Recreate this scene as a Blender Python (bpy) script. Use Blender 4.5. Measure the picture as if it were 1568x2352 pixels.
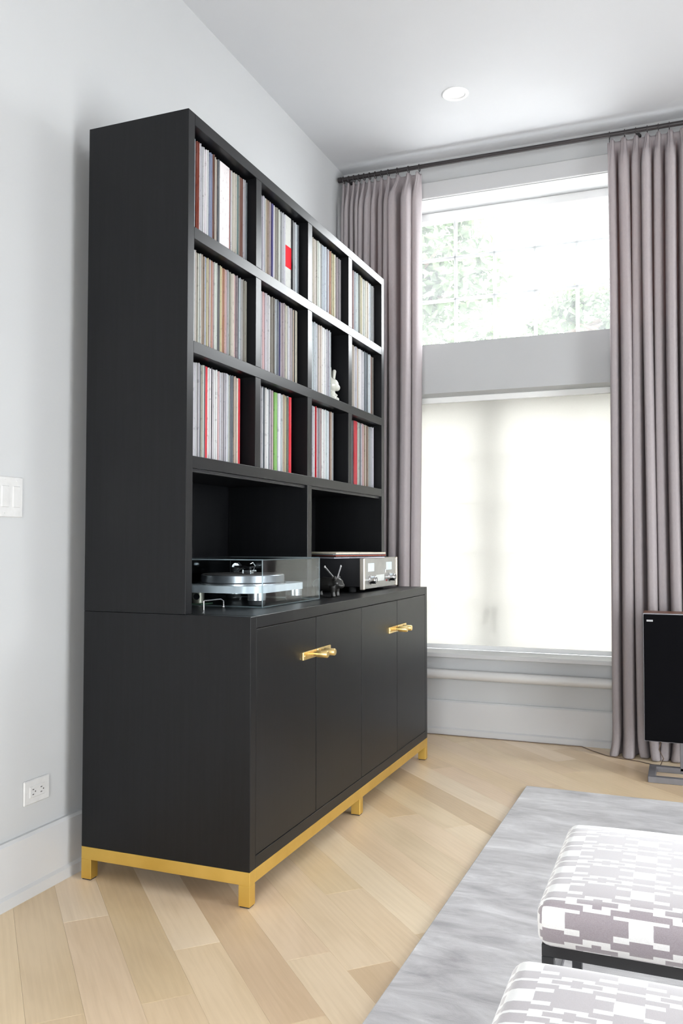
import bpy, bmesh, math, random
from mathutils import Vector, Matrix

for _o in list(bpy.data.objects):
    bpy.data.objects.remove(_o)
scn = bpy.context.scene
COL = scn.collection
random.seed(7)

# ------------------------------------------------------------------ camera
YAW, PIT, ROL = math.radians(21.752), math.radians(2.0168), math.radians(0.042)
FPX = 1963.14
CAM = Vector((1.8136, -2.2842, 1.0861))
FW = Vector((-math.sin(YAW) * math.cos(PIT), math.cos(YAW) * math.cos(PIT), math.sin(PIT)))
_R = Vector((math.cos(YAW), math.sin(YAW), 0)); _U = _R.cross(FW)
RT = math.cos(ROL) * _R + math.sin(ROL) * _U
UP = -math.sin(ROL) * _R + math.cos(ROL) * _U
cam_data = bpy.data.cameras.new('camera')
cam_data.sensor_fit = 'VERTICAL'; cam_data.sensor_height = 36.0
cam_data.lens = FPX / 2352 * 36.0
cam_data.clip_start = 0.02
cam = bpy.data.objects.new('camera', cam_data); COL.objects.link(cam)
M = Matrix((RT, UP, -FW)).transposed().to_4x4(); M.translation = CAM
cam.matrix_world = M
scn.camera = cam


def unproject(px, py, axis, val):
    d = RT * ((px - 784) / FPX) - UP * ((py - 1176) / FPX) + FW
    t = (val - CAM[axis]) / d[axis]
    return CAM + d * t


# ------------------------------------------------------------------ world, light, exposure
SKY = 20.0
world = bpy.data.worlds.new('sky'); scn.world = world; world.use_nodes = True
_bg = world.node_tree.nodes['Background']
_bg.inputs[0].default_value = (0.96, 0.98, 1.0, 1); _bg.inputs[1].default_value = SKY
scn.view_settings.view_transform = 'Standard'; scn.view_settings.look = 'None'
scn.view_settings.gamma = 1.0; scn.view_settings.use_curve_mapping = False
scn.view_settings.exposure = 0.25


def portal(name, loc, aim, sx, sy):
    """daylight portal set in a window opening (guides sampling of the sky, gives off no light)"""
    l = bpy.data.lights.new(name, 'AREA'); l.shape = 'RECTANGLE'; l.size = sx; l.size_y = sy
    l.cycles.is_portal = True
    o = bpy.data.objects.new(name, l); COL.objects.link(o); o.location = loc
    o.rotation_euler = Vector(aim).to_track_quat('-Z', 'Y').to_euler()


WX0, WX1 = 0.14, 1.80            # window opening in the back wall
UZ0, UZ1 = 2.2324, 3.084         # upper window
LZ0, LZ1 = 0.4575, 1.945         # lower window
YW = 2.48                        # inner face of back wall
XL = -0.074                      # inner face of left wall
XR, YF, ZC = 4.4, -4.4, 3.3166   # right wall, wall behind the camera, ceiling
YO = YW + 0.30                   # outer face of back wall
portal('daylight_upper', ((WX0 + WX1) / 2, YO + 0.01, (UZ0 + UZ1) / 2), (0, -1, 0), WX1 - WX0, UZ1 - UZ0)
portal('daylight_lower', ((WX0 + WX1) / 2, YO + 0.01, (LZ0 + LZ1) / 2), (0, -1, 0), WX1 - WX0, LZ1 - LZ0)
RW = (1.0, 2.6, 0.05, 2.1)       # unseen window added behind the camera for fill daylight  x0 x1 z0 z1
SW = (-1.6, 0.1, 0.05, 1.75)      # unseen opening added in the right wall for fill daylight   y0 y1 z0 z1
SW2 = (1.15, 2.05, 1.1, 2.4)      # small unseen window added in the right wall to brighten the far left wall
portal('fill_daylight_rear', ((RW[0] + RW[1]) / 2, YF - 0.21, (RW[2] + RW[3]) / 2), (0, 1, 0), RW[1] - RW[0], RW[3] - RW[2])
portal('fill_daylight_small', (XR + .21, (SW2[0] + SW2[1]) / 2, (SW2[2] + SW2[3]) / 2), (-1, 0, 0), SW2[1] - SW2[0], SW2[3] - SW2[2])
portal('fill_daylight_side', (XR + 0.21, (SW[0] + SW[1]) / 2, (SW[2] + SW[3]) / 2), (-1, 0, 0), SW[1] - SW[0], SW[3] - SW[2])


# ------------------------------------------------------------------ material helpers
class NT:
    def __init__(self, name):
        self.m = bpy.data.materials.new(name); self.m.use_nodes = True
        self.t = self.m.node_tree; self.n = self.t.nodes; self.l = self.t.links
        self.b = self.n['Principled BSDF']; self.out = self.n['Material Output']

    def node(self, kind, **kw):
        x = self.n.new(kind)
        for k, v in kw.items():
            setattr(x, k, v)
        return x

    def link(self, a, b):
        self.l.new(a, b)

    def put(self, sock, v):
        if hasattr(v, 'is_linked') or hasattr(v, 'links'):
            self.link(v, sock)
        else:
            sock.default_value = v

    def math(self, op, a, b=0.0, c=0.0):
        x = self.node('ShaderNodeMath', operation=op)
        self.put(x.inputs[0], a); self.put(x.inputs[1], b)
        if len(x.inputs) > 2:
            self.put(x.inputs[2], c)
        return x.outputs[0]

    def mix(self, f, a, b, blend='MIX'):
        x = self.node('ShaderNodeMix', data_type='RGBA', blend_type=blend)
        self.put(x.inputs[0], f)
        for s, v in ((x.inputs[6], a), (x.inputs[7], b)):
            if isinstance(v, tuple) and len(v) == 3:
                v = v + (1,)
            self.put(s, v)
        return x.outputs[2]

    def coords(self, kind='Object', scale=(1, 1, 1), loc=(0, 0, 0)):
        tc = self.node('ShaderNodeTexCoord'); mp = self.node('ShaderNodeMapping')
        mp.inputs['Scale'].default_value = scale; mp.inputs['Location'].default_value = loc
        self.link(tc.outputs[kind], mp.inputs[0]); return mp.outputs[0]

    def noise(self, vec, scale=5, detail=4, rough=.55, dist=0):
        x = self.node('ShaderNodeTexNoise')
        x.inputs['Scale'].default_value = scale; x.inputs['Detail'].default_value = detail
        x.inputs['Roughness'].default_value = rough; x.inputs['Distortion'].default_value = dist
        if vec is not None:
            self.link(vec, x.inputs['Vector'])
        return x.outputs['Fac']

    def ramp(self, f, stops):
        x = self.node('ShaderNodeValToRGB'); e = x.color_ramp.elements
        while len(e) < len(stops):
            e.new(0.5)
        for i, (p, c) in enumerate(stops):
            e[i].position = p; e[i].color = c + (1,) if len(c) == 3 else c
        self.link(f, x.inputs[0]); return x.outputs[0]

    def bump(self, h, strength=.2, dist=.002):
        x = self.node('ShaderNodeBump'); x.inputs['Strength'].default_value = strength
        x.inputs['Distance'].default_value = dist
        self.link(h, x.inputs['Height']); self.link(x.outputs[0], self.b.inputs['Normal'])

    def base(self, c, rough=.5, metal=0., spec=None):
        if isinstance(c, tuple):
            c = c + (1,) if len(c) == 3 else c
        self.put(self.b.inputs['Base Color'], c)
        self.put(self.b.inputs['Roughness'], rough); self.b.inputs['Metallic'].default_value = metal
        if spec is not None:
            self.b.inputs['Specular IOR Level'].default_value = spec
        return self


MAT = {}


def simple(name, c, rough=.5, metal=0., spec=None, mottled=0.06, scale=30):
    t = NT(name)
    f = t.noise(t.coords(), scale, 3)
    lo = tuple(x * (1 - mottled) for x in c); hi = tuple(min(1, x * (1 + mottled)) for x in c)
    t.base(t.ramp(f, [(.3, lo), (.7, hi)]), rough, metal, spec)
    MAT[name] = t.m
    return t


def paint(name, c, rough=.6, bump=.08):
    t = NT(name)
    f = t.noise(t.coords(), 3, 3)
    lo = tuple(x * .985 for x in c)
    t.base(t.ramp(f, [(.3, lo), (.7, c)]), rough, 0, .35)
    t.bump(t.noise(t.coords(), 260, 2), bump, .001)
    MAT[name] = t.m


paint('wall_paint', (.475, .48, .485)); paint('ceiling_paint', (.55, .555, .57), .75)
paint('trim_paint', (.525, .525, .53), .32, .03)
paint('pipe_paint', (.57, .56, .55), .35, .02)
paint('frame_paint', (.9, .9, .9), .35, .02); paint('soffit_strip_white', (.93, .93, .92), .4, .01)


def black_oak(name, sc, c0=(.0028, .003, .0038), c1=(.005, .0054, .0066), rough=.37):
    t = NT(name)
    f = t.noise(t.coords(scale=sc), 1, 5, .65)
    t.base(t.ramp(f, [(.35, c0), (.7, c1)]), rough, 0, .31)
    g = t.noise(t.coords(scale=tuple(s * 2.2 for s in sc)), 1, 4, .7)
    t.bump(g, .08, .0008)
    MAT[name] = t.m


black_oak('oak_vertical', (90, 90, 3.2)); black_oak('oak_horizontal', (90, 3.2, 90))
t = NT('brass'); f = t.noise(t.coords(scale=(1, 1, 1)), 6, 3)
t.base(t.ramp(f, [(.3, (.62, .40, .085)), (.7, (.74, .50, .13))]), .42, .85)
t.bump(t.noise(t.coords(scale=(4, 4, 120)), 6, 3), .06, .0006); MAT['brass'] = t.m
t = NT('bright_brass'); f = t.noise(t.coords(), 40, 3)
t.base(t.ramp(f, [(.3, (.78, .55, .2)), (.7, (.9, .68, .32))]), .3, .9); MAT['bright_brass'] = t.m
simple('dark_rod', (.022, .017, .018), .45); simple('black_plastic', (.012, .012, .014), .45)
simple('black_metal', (.016, .016, .018), .4); simple('grey_metal', (.19, .185, .20), .42, .3); simple('badge_grey', (.42, .42, .43), .5)
simple('steel', (.62, .62, .64), .24, .9); simple('champagne', (.52, .47, .41), .34, .5)
simple('faceplate', (.33, .325, .305), .32, .4); simple('rubber', (.02, .02, .022), .6)
simple('white_plastic', (.57, .565, .56), .35); simple('socket_dark', (.09, .085, .08), .5)
simple('meter', (.66, .76, .82), .25); simple('display', (.66, .68, .66), .3)
simple('red_dot', (.35, .02, .03), .4); simple('chrome', (.78, .78, .8), .12, 1.)
simple('grille', (.003, .003, .004), .9, spec=.08); simple('cable', (.16, .11, .08), .5)
simple('green_card', (.12, .24, .15), .5); simple('brass_grey', (.50, .46, .38), .35, .7)
simple('platter_mat', (.07, .055, .05), .7); simple('platter', (.30, .30, .32), .3, .7)
simple('white_acrylic', (.72, .75, .79), .22); simple('figurine_dark', (.018, .017, .016), .28)
simple('figurine_pale', (.5, .5, .45), .22); simple('mullion_grey', (.62, .62, .62), .5)
t = NT('walnut'); f = t.noise(t.coords(scale=(3, 60, 60)), 1, 5)
t.base(t.ramp(f, [(.3, (.10, .035, .018)), (.7, (.2, .075, .04))]), .4); MAT['walnut'] = t.m

# clear panes and the acrylic lid
def clear(name, tint, gloss_rough, haze=0.0):
    t = NT(name); t.n.remove(t.b)
    tr = t.node('ShaderNodeBsdfTransparent'); tr.inputs[0].default_value = tint + (1,)
    gl = t.node('ShaderNodeBsdfGlossy'); gl.inputs['Roughness'].default_value = gloss_rough
    fr = t.node('ShaderNodeLayerWeight'); fr.inputs[0].default_value = .5
    fz = t.math('ADD', t.math('MULTIPLY', t.math('POWER', fr.outputs['Facing'], 5.0), .95), .04)
    mx = t.node('ShaderNodeMixShader'); t.link(fz, mx.inputs[0])
    t.link(tr.outputs[0], mx.inputs[1]); t.link(gl.outputs[0], mx.inputs[2])
    o = mx.outputs[0]
    if haze:
        tl = t.node('ShaderNodeBsdfTranslucent'); tl.inputs[0].default_value = (.95, .97, 1, 1)
        m2 = t.node('ShaderNodeMixShader'); m2.inputs[0].default_value = haze
        t.link(o, m2.inputs[1]); t.link(tl.outputs[0], m2.inputs[2]); o = m2.outputs[0]
    t.link(o, t.out.inputs[0]); MAT[name] = t.m


clear('window_glass', (.97, .98, .98), .02, .024)  # translucent haze in the panes imitates window glare washing over the muntins
clear('acrylic', (.93, .96, .97), .03, 0)
clear('acrylic_edge', (.55, .68, .72), .15, .25)

# woven shade cloth: lets daylight through
t = NT('shade_cloth'); t.n.remove(t.b)
wv = t.ramp(t.noise(t.coords(scale=(300, 300, 300)), 1, 2), [(.3, (.44, .432, .41)), (.7, (.48, .472, .45))])
df = t.node('ShaderNodeBsdfDiffuse'); df.inputs[0].default_value = (.7, .69, .66, 1)
tl = t.node('ShaderNodeBsdfTranslucent'); t.link(wv, tl.inputs[0])
ts = t.node('ShaderNodeBsdfTransparent'); ts.inputs[0].default_value = (1, .99, .97, 1)
m1 = t.node('ShaderNodeMixShader'); m1.inputs[0].default_value = .62
t.link(df.outputs[0], m1.inputs[1]); t.link(tl.outputs[0], m1.inputs[2])
m2 = t.node('ShaderNodeMixShader'); m2.inputs[0].default_value = .03
t.link(m1.outputs[0], m2.inputs[1]); t.link(ts.outputs[0], m2.inputs[2])
t.link(m2.outputs[0], t.out.inputs[0]); MAT['shade_cloth'] = t.m

# curtain cloth
t = NT('curtain_cloth')
f = t.noise(t.coords(scale=(700, 700, 60)), 1, 2)
cc = t.ramp(f, [(.3, (.40, .36, .37)), (.7, (.45, .41, .42))])
t.base(cc, .85, 0, .15)
tl = t.node('ShaderNodeBsdfTranslucent'); tl.inputs[0].default_value = (.42, .27, .24, 1)
mx = t.node('ShaderNodeMixShader'); mx.inputs[0].default_value = .22
t.link(t.b.outputs[0], mx.inputs[1]); t.link(tl.outputs[0], mx.inputs[2]); t.link(mx.outputs[0], t.out.inputs[0])
t.bump(f, .15, .0006); MAT['curtain_cloth'] = t.m

# oak plank: colour carried by each plank (object colour), grain along the plank
t = NT('oak_plank')
oi = t.node('ShaderNodeObjectInfo')
tc = t.node('ShaderNodeTexCoord'); vm = t.node('ShaderNodeVectorMath', operation='ADD')
cmb = t.node('ShaderNodeCombineXYZ')
t.link(t.math('MULTIPLY', oi.outputs['Random'], 37.0), cmb.inputs[0]); t.link(t.math('MULTIPLY', oi.outputs['Random'], 11.0), cmb.inputs[1])
t.link(tc.outputs['Object'], vm.inputs[0]); t.link(cmb.outputs[0], vm.inputs[1])
def _map(sc):
    mp = t.node('ShaderNodeMapping'); mp.inputs['Scale'].default_value = sc; t.link(vm.outputs[0], mp.inputs[0]); return mp.outputs[0]
big = t.noise(_map((1.6, 7, 1)), 1, 3, .5, 1.2)
wave = t.node('ShaderNodeTexWave', wave_type='BANDS', bands_direction='Y')
wave.inputs['Scale'].default_value = 5; wave.inputs['Distortion'].default_value = 9
wave.inputs['Detail'].default_value = 2; wave.inputs['Detail Scale'].default_value = .9
t.link(_map((.55, 3, 1)), wave.inputs['Vector'])
fine = t.noise(_map((5, 160, 1)), 1, 4, .6)
g = t.math('ADD', t.math('MULTIPLY', big, .5), t.math('ADD', t.math('MULTIPLY', wave.outputs['Fac'], .06), t.math('MULTIPLY', fine, .3)))
shade = t.ramp(g, [(.28, (.88, .86, .82)), (.5, (1, 1, 1)), (.75, (1.0, 1.0, 1.0))])
t.base(t.mix(1.0, oi.outputs['Color'], shade, 'MULTIPLY'), t.math('ADD', t.math('MULTIPLY', fine, .12), .27), 0, .45)
t.bump(fine, .05, .0006); MAT['oak_plank'] = t.m
simple('underfloor', (.34, .24, .15), .8)

# rug: silvery viscose with brushed streaks
t = NT('rug_pile')
n1 = t.noise(t.coords(scale=(1.9, 4.2, 1)), 1, 5, .62, .9); n2 = t.noise(t.coords(scale=(5, 17, 1)), 1, 5, .66, .7)
f = t.math('ADD', t.math('MULTIPLY', n1, .55), t.math('MULTIPLY', n2, .45))
t.base(t.ramp(f, [(.37, (.285, .27, .28)), (.48, (.43, .415, .425)), (.55, (.52, .505, .515)), (.66, (.72, .71, .72))]), .7, 0, .3)
t.b.inputs['Sheen Weight'].default_value = .5; t.b.inputs['Sheen Roughness'].default_value = .4
t.bump(t.noise(t.coords(scale=(1, 1, 1)), 420, 2), .35, .003); MAT['rug_pile'] = t.m
simple('rug_edge', (.3, .29, .29), .9)

# record sleeves: colour from the object, worn lettering and shelf rub as fine print
def sleeve_mat(name, attr):
    t = NT(name)
    if attr:
        ca = t.node('ShaderNodeAttribute', attribute_name='Col'); col = ca.outputs['Color']
        vec = t.coords(scale=(1, 170, 46))
        fine = t.noise(t.coords(scale=(1, 260, 9)), 1, 3)
    else:
        oi = t.node('ShaderNodeObjectInfo'); col = oi.outputs['Color']
        tc = t.node('ShaderNodeTexCoord'); vm = t.node('ShaderNodeVectorMath', operation='ADD'); cb = t.node('ShaderNodeCombineXYZ')
        t.link(t.math('MULTIPLY', oi.outputs['Random'], 53.0), cb.inputs[2]); t.link(tc.outputs['Object'], vm.inputs[0]); t.link(cb.outputs[0], vm.inputs[1])
        def mp(sc):
            m = t.node('ShaderNodeMapping'); m.inputs['Scale'].default_value = sc; t.link(vm.outputs[0], m.inputs[0]); return m.outputs[0]
        vec = mp((1, 120, 46)); fine = t.noise(mp((1, 200, 9)), 1, 3)
    marks = t.noise(vec, 1, 2, .7)
    mk = t.ramp(marks, [(.60, (0, 0, 0)), (.68, (1, 1, 1))])
    worn = t.mix(t.ramp(fine, [(.35, (0, 0, 0)), (.75, (.16, .16, .16))]), col, (.5, .49, .49))
    c = t.mix(t.math('MULTIPLY', mk, .42), worn, t.mix(.75, col, (.05, .05, .06)))
    t.base(c, .55, 0, .1); MAT[name] = t.m


sleeve_mat('sleeve', False); sleeve_mat('sleeve_many', True)

# ottoman fabric: stepped block print on off-white linen
t = NT('block_print')
uv = t.node('ShaderNodeUVMap', uv_map='fabric'); sp = t.node('ShaderNodeSeparateXYZ'); t.link(uv.outputs[0], sp.inputs[0])
wob = t.noise(uv.outputs[0], 60, 1)
U = t.math('ADD', sp.outputs[0], t.math('MULTIPLY', t.math('SUBTRACT', wob, .5), .0015)); V = sp.outputs[1]
PU, PV = .146, .092
def cen(s, p, off):
    return t.math('ABSOLUTE', t.math('SUBTRACT', t.math('MODULO', t.math('ADD', s, 100 * p + p / 2 + off), p), p / 2))
def box(cu, cv, a, b):
    return t.math('MULTIPLY', t.math('LESS_THAN', cu, a), t.math('LESS_THAN', cv, b))
cA = cen(U, PU, 0); cB = cen(U, PU, PU / 2); v0 = cen(V, PV, 0); vh = cen(V, PV, PV / 2)
v1 = cen(V, PV, .030); v2 = cen(V, PV, -.030)
shp = None
for e in ((cA, v0, .028, .027), (cA, v0, .053, .013), (cB, v1, .050, .0065), (cB, v1, .019, .0125), (cB, v2, .050, .0065),
          (cB, v2, .019, .0125), (cA, vh, .035, .006), (cA, vh, .008, .012)):
    s = box(*e); shp = s if shp is None else t.math('MAXIMUM', shp, s)
weave = t.noise(t.coords(scale=(1, 1, 1)), 700, 2)
dk = t.ramp(weave, [(.3, (.30, .255, .275)), (.7, (.37, .325, .345))]); lt = t.ramp(weave, [(.3, (.80, .785, .77)), (.7, (.88, .87, .86))])
t.base(t.mix(shp, lt, dk), .75, 0, .3); t.b.inputs['Sheen Weight'].default_value = 1.0; t.b.inputs['Sheen Roughness'].default_value = .5
t.bump(weave, .12, .0005); MAT['block_print'] = t.m

simple('bark', (.10, .07, .05), .9, mottled=.3); simple('neutral_ground', (.30, .295, .285), .9, mottled=.15, scale=3)
t = NT('leaf'); f = t.noise(t.coords(), 3, 3)
t.base(t.ramp(f, [(.3, (.042, .064, .029)), (.7, (.056, .084, .039))]), .5)
tl = t.node('ShaderNodeBsdfTranslucent'); tl.inputs[0].default_value = (.065, .098, .042, 1); mx = t.node('ShaderNodeMixShader'); mx.inputs[0].default_value = .5
t.link(t.b.outputs[0], mx.inputs[1]); t.link(tl.outputs[0], mx.inputs[2]); t.link(mx.outputs[0], t.out.inputs[0]); MAT['leaf'] = t.m


# ------------------------------------------------------------------ mesh helpers (all in world metres)
class MB:
    def __init__(self):
        self.v = []; self.f = []

    def add(self, vs, fs):
        b = len(self.v); self.v += [tuple(p) for p in vs]; self.f += [tuple(i + b for i in q) for q in fs]; return self

    def box(self, x0, x1, y0, y1, z0, z1, bev=0.0):
        if bev <= 0:
            vs = [(x, y, z) for x in (x0, x1) for y in (y0, y1) for z in (z0, z1)]
            return self.add(vs, [(0, 1, 3, 2), (4, 6, 7, 5), (0, 4, 5, 1), (2, 3, 7, 6), (0, 2, 6, 4), (1, 5, 7, 3)])
        c = ((x0 + x1) / 2, (y0 + y1) / 2, (z0 + z1) / 2); h = ((x1 - x0) / 2, (y1 - y0) / 2, (z1 - z0) / 2)
        bev = min(bev, min(h) * .9)
        idx = {}; vs = []
        for sx in (-1, 1):
            for sy in (-1, 1):
                for sz in (-1, 1):
                    s = (sx, sy, sz)
                    for ax in range(3):
                        idx[s, ax] = len(vs)
                        vs.append(tuple(c[k] + s[k] * (h[k] - (0 if k == ax else bev)) for k in range(3)))
        fs = []
        for ax in range(3):
            a, b = [k for k in range(3) if k != ax]
            for sg in (-1, 1):
                q = []
                for (p, r) in ((-1, -1), (1, -1), (1, 1), (-1, 1)):
                    s = [0, 0, 0]; s[ax] = sg; s[a] = p; s[b] = r; q.append(idx[tuple(s), ax])
                fs.append(q)
            for sa in (-1, 1):
                for sb in (-1, 1):
                    s0 = [0, 0, 0]; s0[ax] = -1; s0[a] = sa; s0[b] = sb; s1 = list(s0); s1[ax] = 1
                    fs.append((idx[tuple(s0), a], idx[tuple(s1), a], idx[tuple(s1), b], idx[tuple(s0), b]))
        for s in [(x, y, z) for x in (-1, 1) for y in (-1, 1) for z in (-1, 1)]:
            fs.append((idx[s, 0], idx[s, 1], idx[s, 2]))
        return self.add(vs, fs)

    def prism(self, poly, z0, z1):
        n = len(poly); vs = [(x, y, z0) for x, y in poly] + [(x, y, z1) for x, y in poly]
        return self.add(vs, [tuple(range(n))[::-1], tuple(range(n, 2 * n))] + [(i, (i + 1) % n, n + (i + 1) % n, n + i) for i in range(n)])

    def tube(self, pts, r, n=10, caps=True):
        pts = [Vector(p) for p in pts]; rs = r if isinstance(r, (list, tuple)) else [r] * len(pts)
        vs = []; ref = None
        for i, p in enumerate(pts):
            d = (pts[min(i + 1, len(pts) - 1)] - pts[max(i - 1, 0)]).normalized()
            if ref is None or abs(ref.dot(d)) > .98:
                ref = Vector((0, 0, 1)) if abs(d.z) < .9 else Vector((1, 0, 0))
            a = (ref - d * ref.dot(d)).normalized(); b = d.cross(a); ref = a
            vs += [p + (a * math.cos(2 * math.pi * k / n) + b * math.sin(2 * math.pi * k / n)) * rs[i] for k in range(n)]
        fs = [(i * n + k, i * n + (k + 1) % n, (i + 1) * n + (k + 1) % n, (i + 1) * n + k) for i in range(len(pts) - 1) for k in range(n)]
        if caps:
            fs += [tuple(range(n))[::-1], tuple((len(pts) - 1) * n + k for k in range(n))]
        return self.add(vs, fs)

    def lathe(self, prof, c, axis=2, n=32, closed=False):
        vs = []
        for (r, h) in prof:
            for k in range(n):
                a = 2 * math.pi * k / n; p = [0, 0, 0]
                p[(axis + 1) % 3] = r * math.cos(a); p[(axis + 2) % 3] = r * math.sin(a); p[axis] = h
                vs.append((c[0] + p[0], c[1] + p[1], c[2] + p[2]))
        m = len(prof); fs = []
        for i in range(m if closed else m - 1):
            j = (i + 1) % m
            fs += [(i * n + k, i * n + (k + 1) % n, j * n + (k + 1) % n, j * n + k) for k in range(n)]
        if not closed:
            if prof[0][0] > 1e-6: fs.append(tuple(range(n)))
            if prof[-1][0] > 1e-6: fs.append(tuple((m - 1) * n + k for k in range(n)))
        return self.add(vs, fs)

    def torus(self, c, R, r, axis=0, n=20, m=8):
        prof = [(R + r * math.cos(2 * math.pi * k / m), r * math.sin(2 * math.pi * k / m)) for k in range(m)]
        return self.lathe(prof, c, axis, n, True)

    def ball(self, c, rx, ry, rz, n=18, m=10):
        vs = [(c[0], c[1], c[2] - rz)]; fs = []
        for i in range(1, m):
            p = -math.pi / 2 + math.pi * i / m
            vs += [(c[0] + rx * math.cos(p) * math.cos(2 * math.pi * k / n), c[1] + ry * math.cos(p) * math.sin(2 * math.pi * k / n), c[2] + rz * math.sin(p)) for k in range(n)]
        vs.append((c[0], c[1], c[2] + rz)); e = len(vs) - 1
        for k in range(n):
            fs.append((0, 1 + (k + 1) % n, 1 + k)); fs.append((e, 1 + (m - 2) * n + k, 1 + (m - 2) * n + (k + 1) % n))
            for i in range(m - 2):
                fs.append((1 + i * n + k, 1 + i * n + (k + 1) % n, 1 + (i + 1) * n + (k + 1) % n, 1 + (i + 1) * n + k))
        return self.add(vs, fs)


ORG = {}


def mesh_from(name, mb, org, smooth=35, fix=True):
    me = bpy.data.meshes.new(name)
    me.from_pydata([(x - org[0], y - org[1], z - org[2]) for x, y, z in mb.v], [], mb.f)
    if fix:
        bm = bmesh.new(); bm.from_mesh(me)
        bmesh.ops.remove_doubles(bm, verts=bm.verts, dist=1e-6)
        bmesh.ops.recalc_face_normals(bm, faces=bm.faces); bm.to_mesh(me); bm.free()
    if smooth:
        me.polygons.foreach_set('use_smooth', [True] * len(me.polygons))
        me.set_sharp_from_angle(angle=math.radians(smooth))
    me.update(); return me


def tag(o, label=None, cat=None, group=None, kind=None):
    for k, v in (('label', label), ('category', cat), ('group', group), ('kind', kind)):
        if v: o[k] = v
    return o


def link_mesh(name, me, mat, parent, org, loc=None):
    me.materials.clear(); me.materials.append(MAT[mat] if isinstance(mat, str) else mat)
    o = bpy.data.objects.new(name, me); COL.objects.link(o)
    if parent is not None:
        o.parent = parent; po = ORG[parent.name]
        o.location = tuple(org[i] - po[i] for i in range(3))
    else:
        o.location = org
    ORG[o.name] = tuple(org)
    return o


def part(name, mb, mat, parent, smooth=35, label=None, fix=True):
    org = ORG[parent.name]
    o = link_mesh(name, mesh_from(name, mb, org, smooth, fix), mat, parent, org)
    return tag(o, label)


def solo(name, mb, mat, label=None, cat=None, group=None, kind=None, smooth=35, org=None):
    xs, ys, zs = zip(*mb.v)
    if org is None:
        org = ((min(xs) + max(xs)) / 2, (min(ys) + max(ys)) / 2, min(zs))
    return tag(link_mesh(name, mesh_from(name, mb, org, smooth), mat, None, org), label, cat, group, kind)


def thing(name, loc, label, cat, group=None):
    o = bpy.data.objects.new(name, None); COL.objects.link(o); o.location = loc; o.empty_display_size = .05
    ORG[o.name] = tuple(loc); return tag(o, label, cat, group)


# ================================================================== THE SETTING
T = .30
# floor slab + planks laid at 45 degrees
floor = solo('floor', MB().box(XL - T, XR + .2, YF - .2, YO, -.12, -.0145), 'underfloor', 'light oak plank floor laid on the diagonal', None, None, 'structure', 0, (0, 0, 0))
def clip(poly, ax, sgn, lim):
    out = []
    for i in range(len(poly)):
        a, b = poly[i], poly[(i + 1) % len(poly)]
        da, db = (a[ax] - lim) * sgn, (b[ax] - lim) * sgn
        if da >= 0: out.append(a)
        if (da >= 0) != (db >= 0):
            s = da / (da - db); out.append((a[0] + (b[0] - a[0]) * s, a[1] + (b[1] - a[1]) * s))
    return out
PW = .127; S2 = math.sqrt(.5)
rp = random.Random(21)
TONES = [(.70, .545, .37), (.73, .57, .40), (.75, .60, .43), (.67, .515, .345), (.72, .565, .395), (.78, .635, .475), (.63, .475, .315)]
FXB = (XL - .02, XR + .02, YF - .02, YW + .02)
for k in range(-38, 56):
    s0 = -.21 + k * PW                                   # (x+y)/sqrt2
    tpos = -6 + rp.random() * 1.5
    while tpos < 7:
        ln = rp.choice((.75, 1.0, 1.35, 1.7, 2.0)) + rp.random() * .2
        e = .00015
        quad = [(tpos + e, s0 + e), (tpos + ln - e, s0 + e), (tpos + ln - e, s0 + PW - e), (tpos + e, s0 + PW - e)]
        tpos += ln
        w = [((a + b) * S2, (b - a) * S2) for a, b in quad]  # a along (1,-1), b along (1,1)
        for ax, sg, lim in ((0, 1, FXB[0]), (0, -1, FXB[1]), (1, 1, FXB[2]), (1, -1, FXB[3])):
            if len(w) >= 3: w = clip(w, ax, sg, lim)
        if len(w) < 3: continue
        cx = sum(p[0] for p in w) / len(w); cy = sum(p[1] for p in w) / len(w)
        # local frame: +x along the board
        loc = [((x - cx) * S2 - (y - cy) * S2, (x - cx) * S2 + (y - cy) * S2) for x, y in w]
        area = .5 * abs(sum(loc[i][0] * loc[(i + 1) % len(loc)][1] - loc[(i + 1) % len(loc)][0] * loc[i][1] for i in range(len(loc))))
        if area < .002: continue
        mb = MB(); n = len(loc)
        def ins(d):
            o2 = []
            for (x, y) in loc:
                L = math.hypot(x, y) or 1; o2.append((x - x / L * d, y - y / L * d))
            return o2
        top = ins(.0007)
        vs = [(x, y, -.0145) for x, y in loc] + [(x, y, -.0005) for x, y in loc] + [(x, y, 0) for x, y in top]
        fs = [tuple(range(2 * n, 3 * n))] + [(r * n + i, r * n + (i + 1) % n, (r + 1) * n + (i + 1) % n, (r + 1) * n + i) for r in (0, 1) for i in range(n)]
        mb.add(vs, fs)
        o = link_mesh('plank', mesh_from('plank', mb, (0, 0, 0), 0), 'oak_plank', floor, (cx, cy, 0))
        o.rotation_euler = (0, 0, math.radians(-45))
        c = rp.choice(TONES); j = rp.uniform(.98, 1.02); o.color = (c[0] * 1.05 * j, c[1] * 1.04 * j * rp.uniform(.985, 1.015), c[2] * 1.0 * j * rp.uniform(.96, 1.04), 1)

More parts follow.
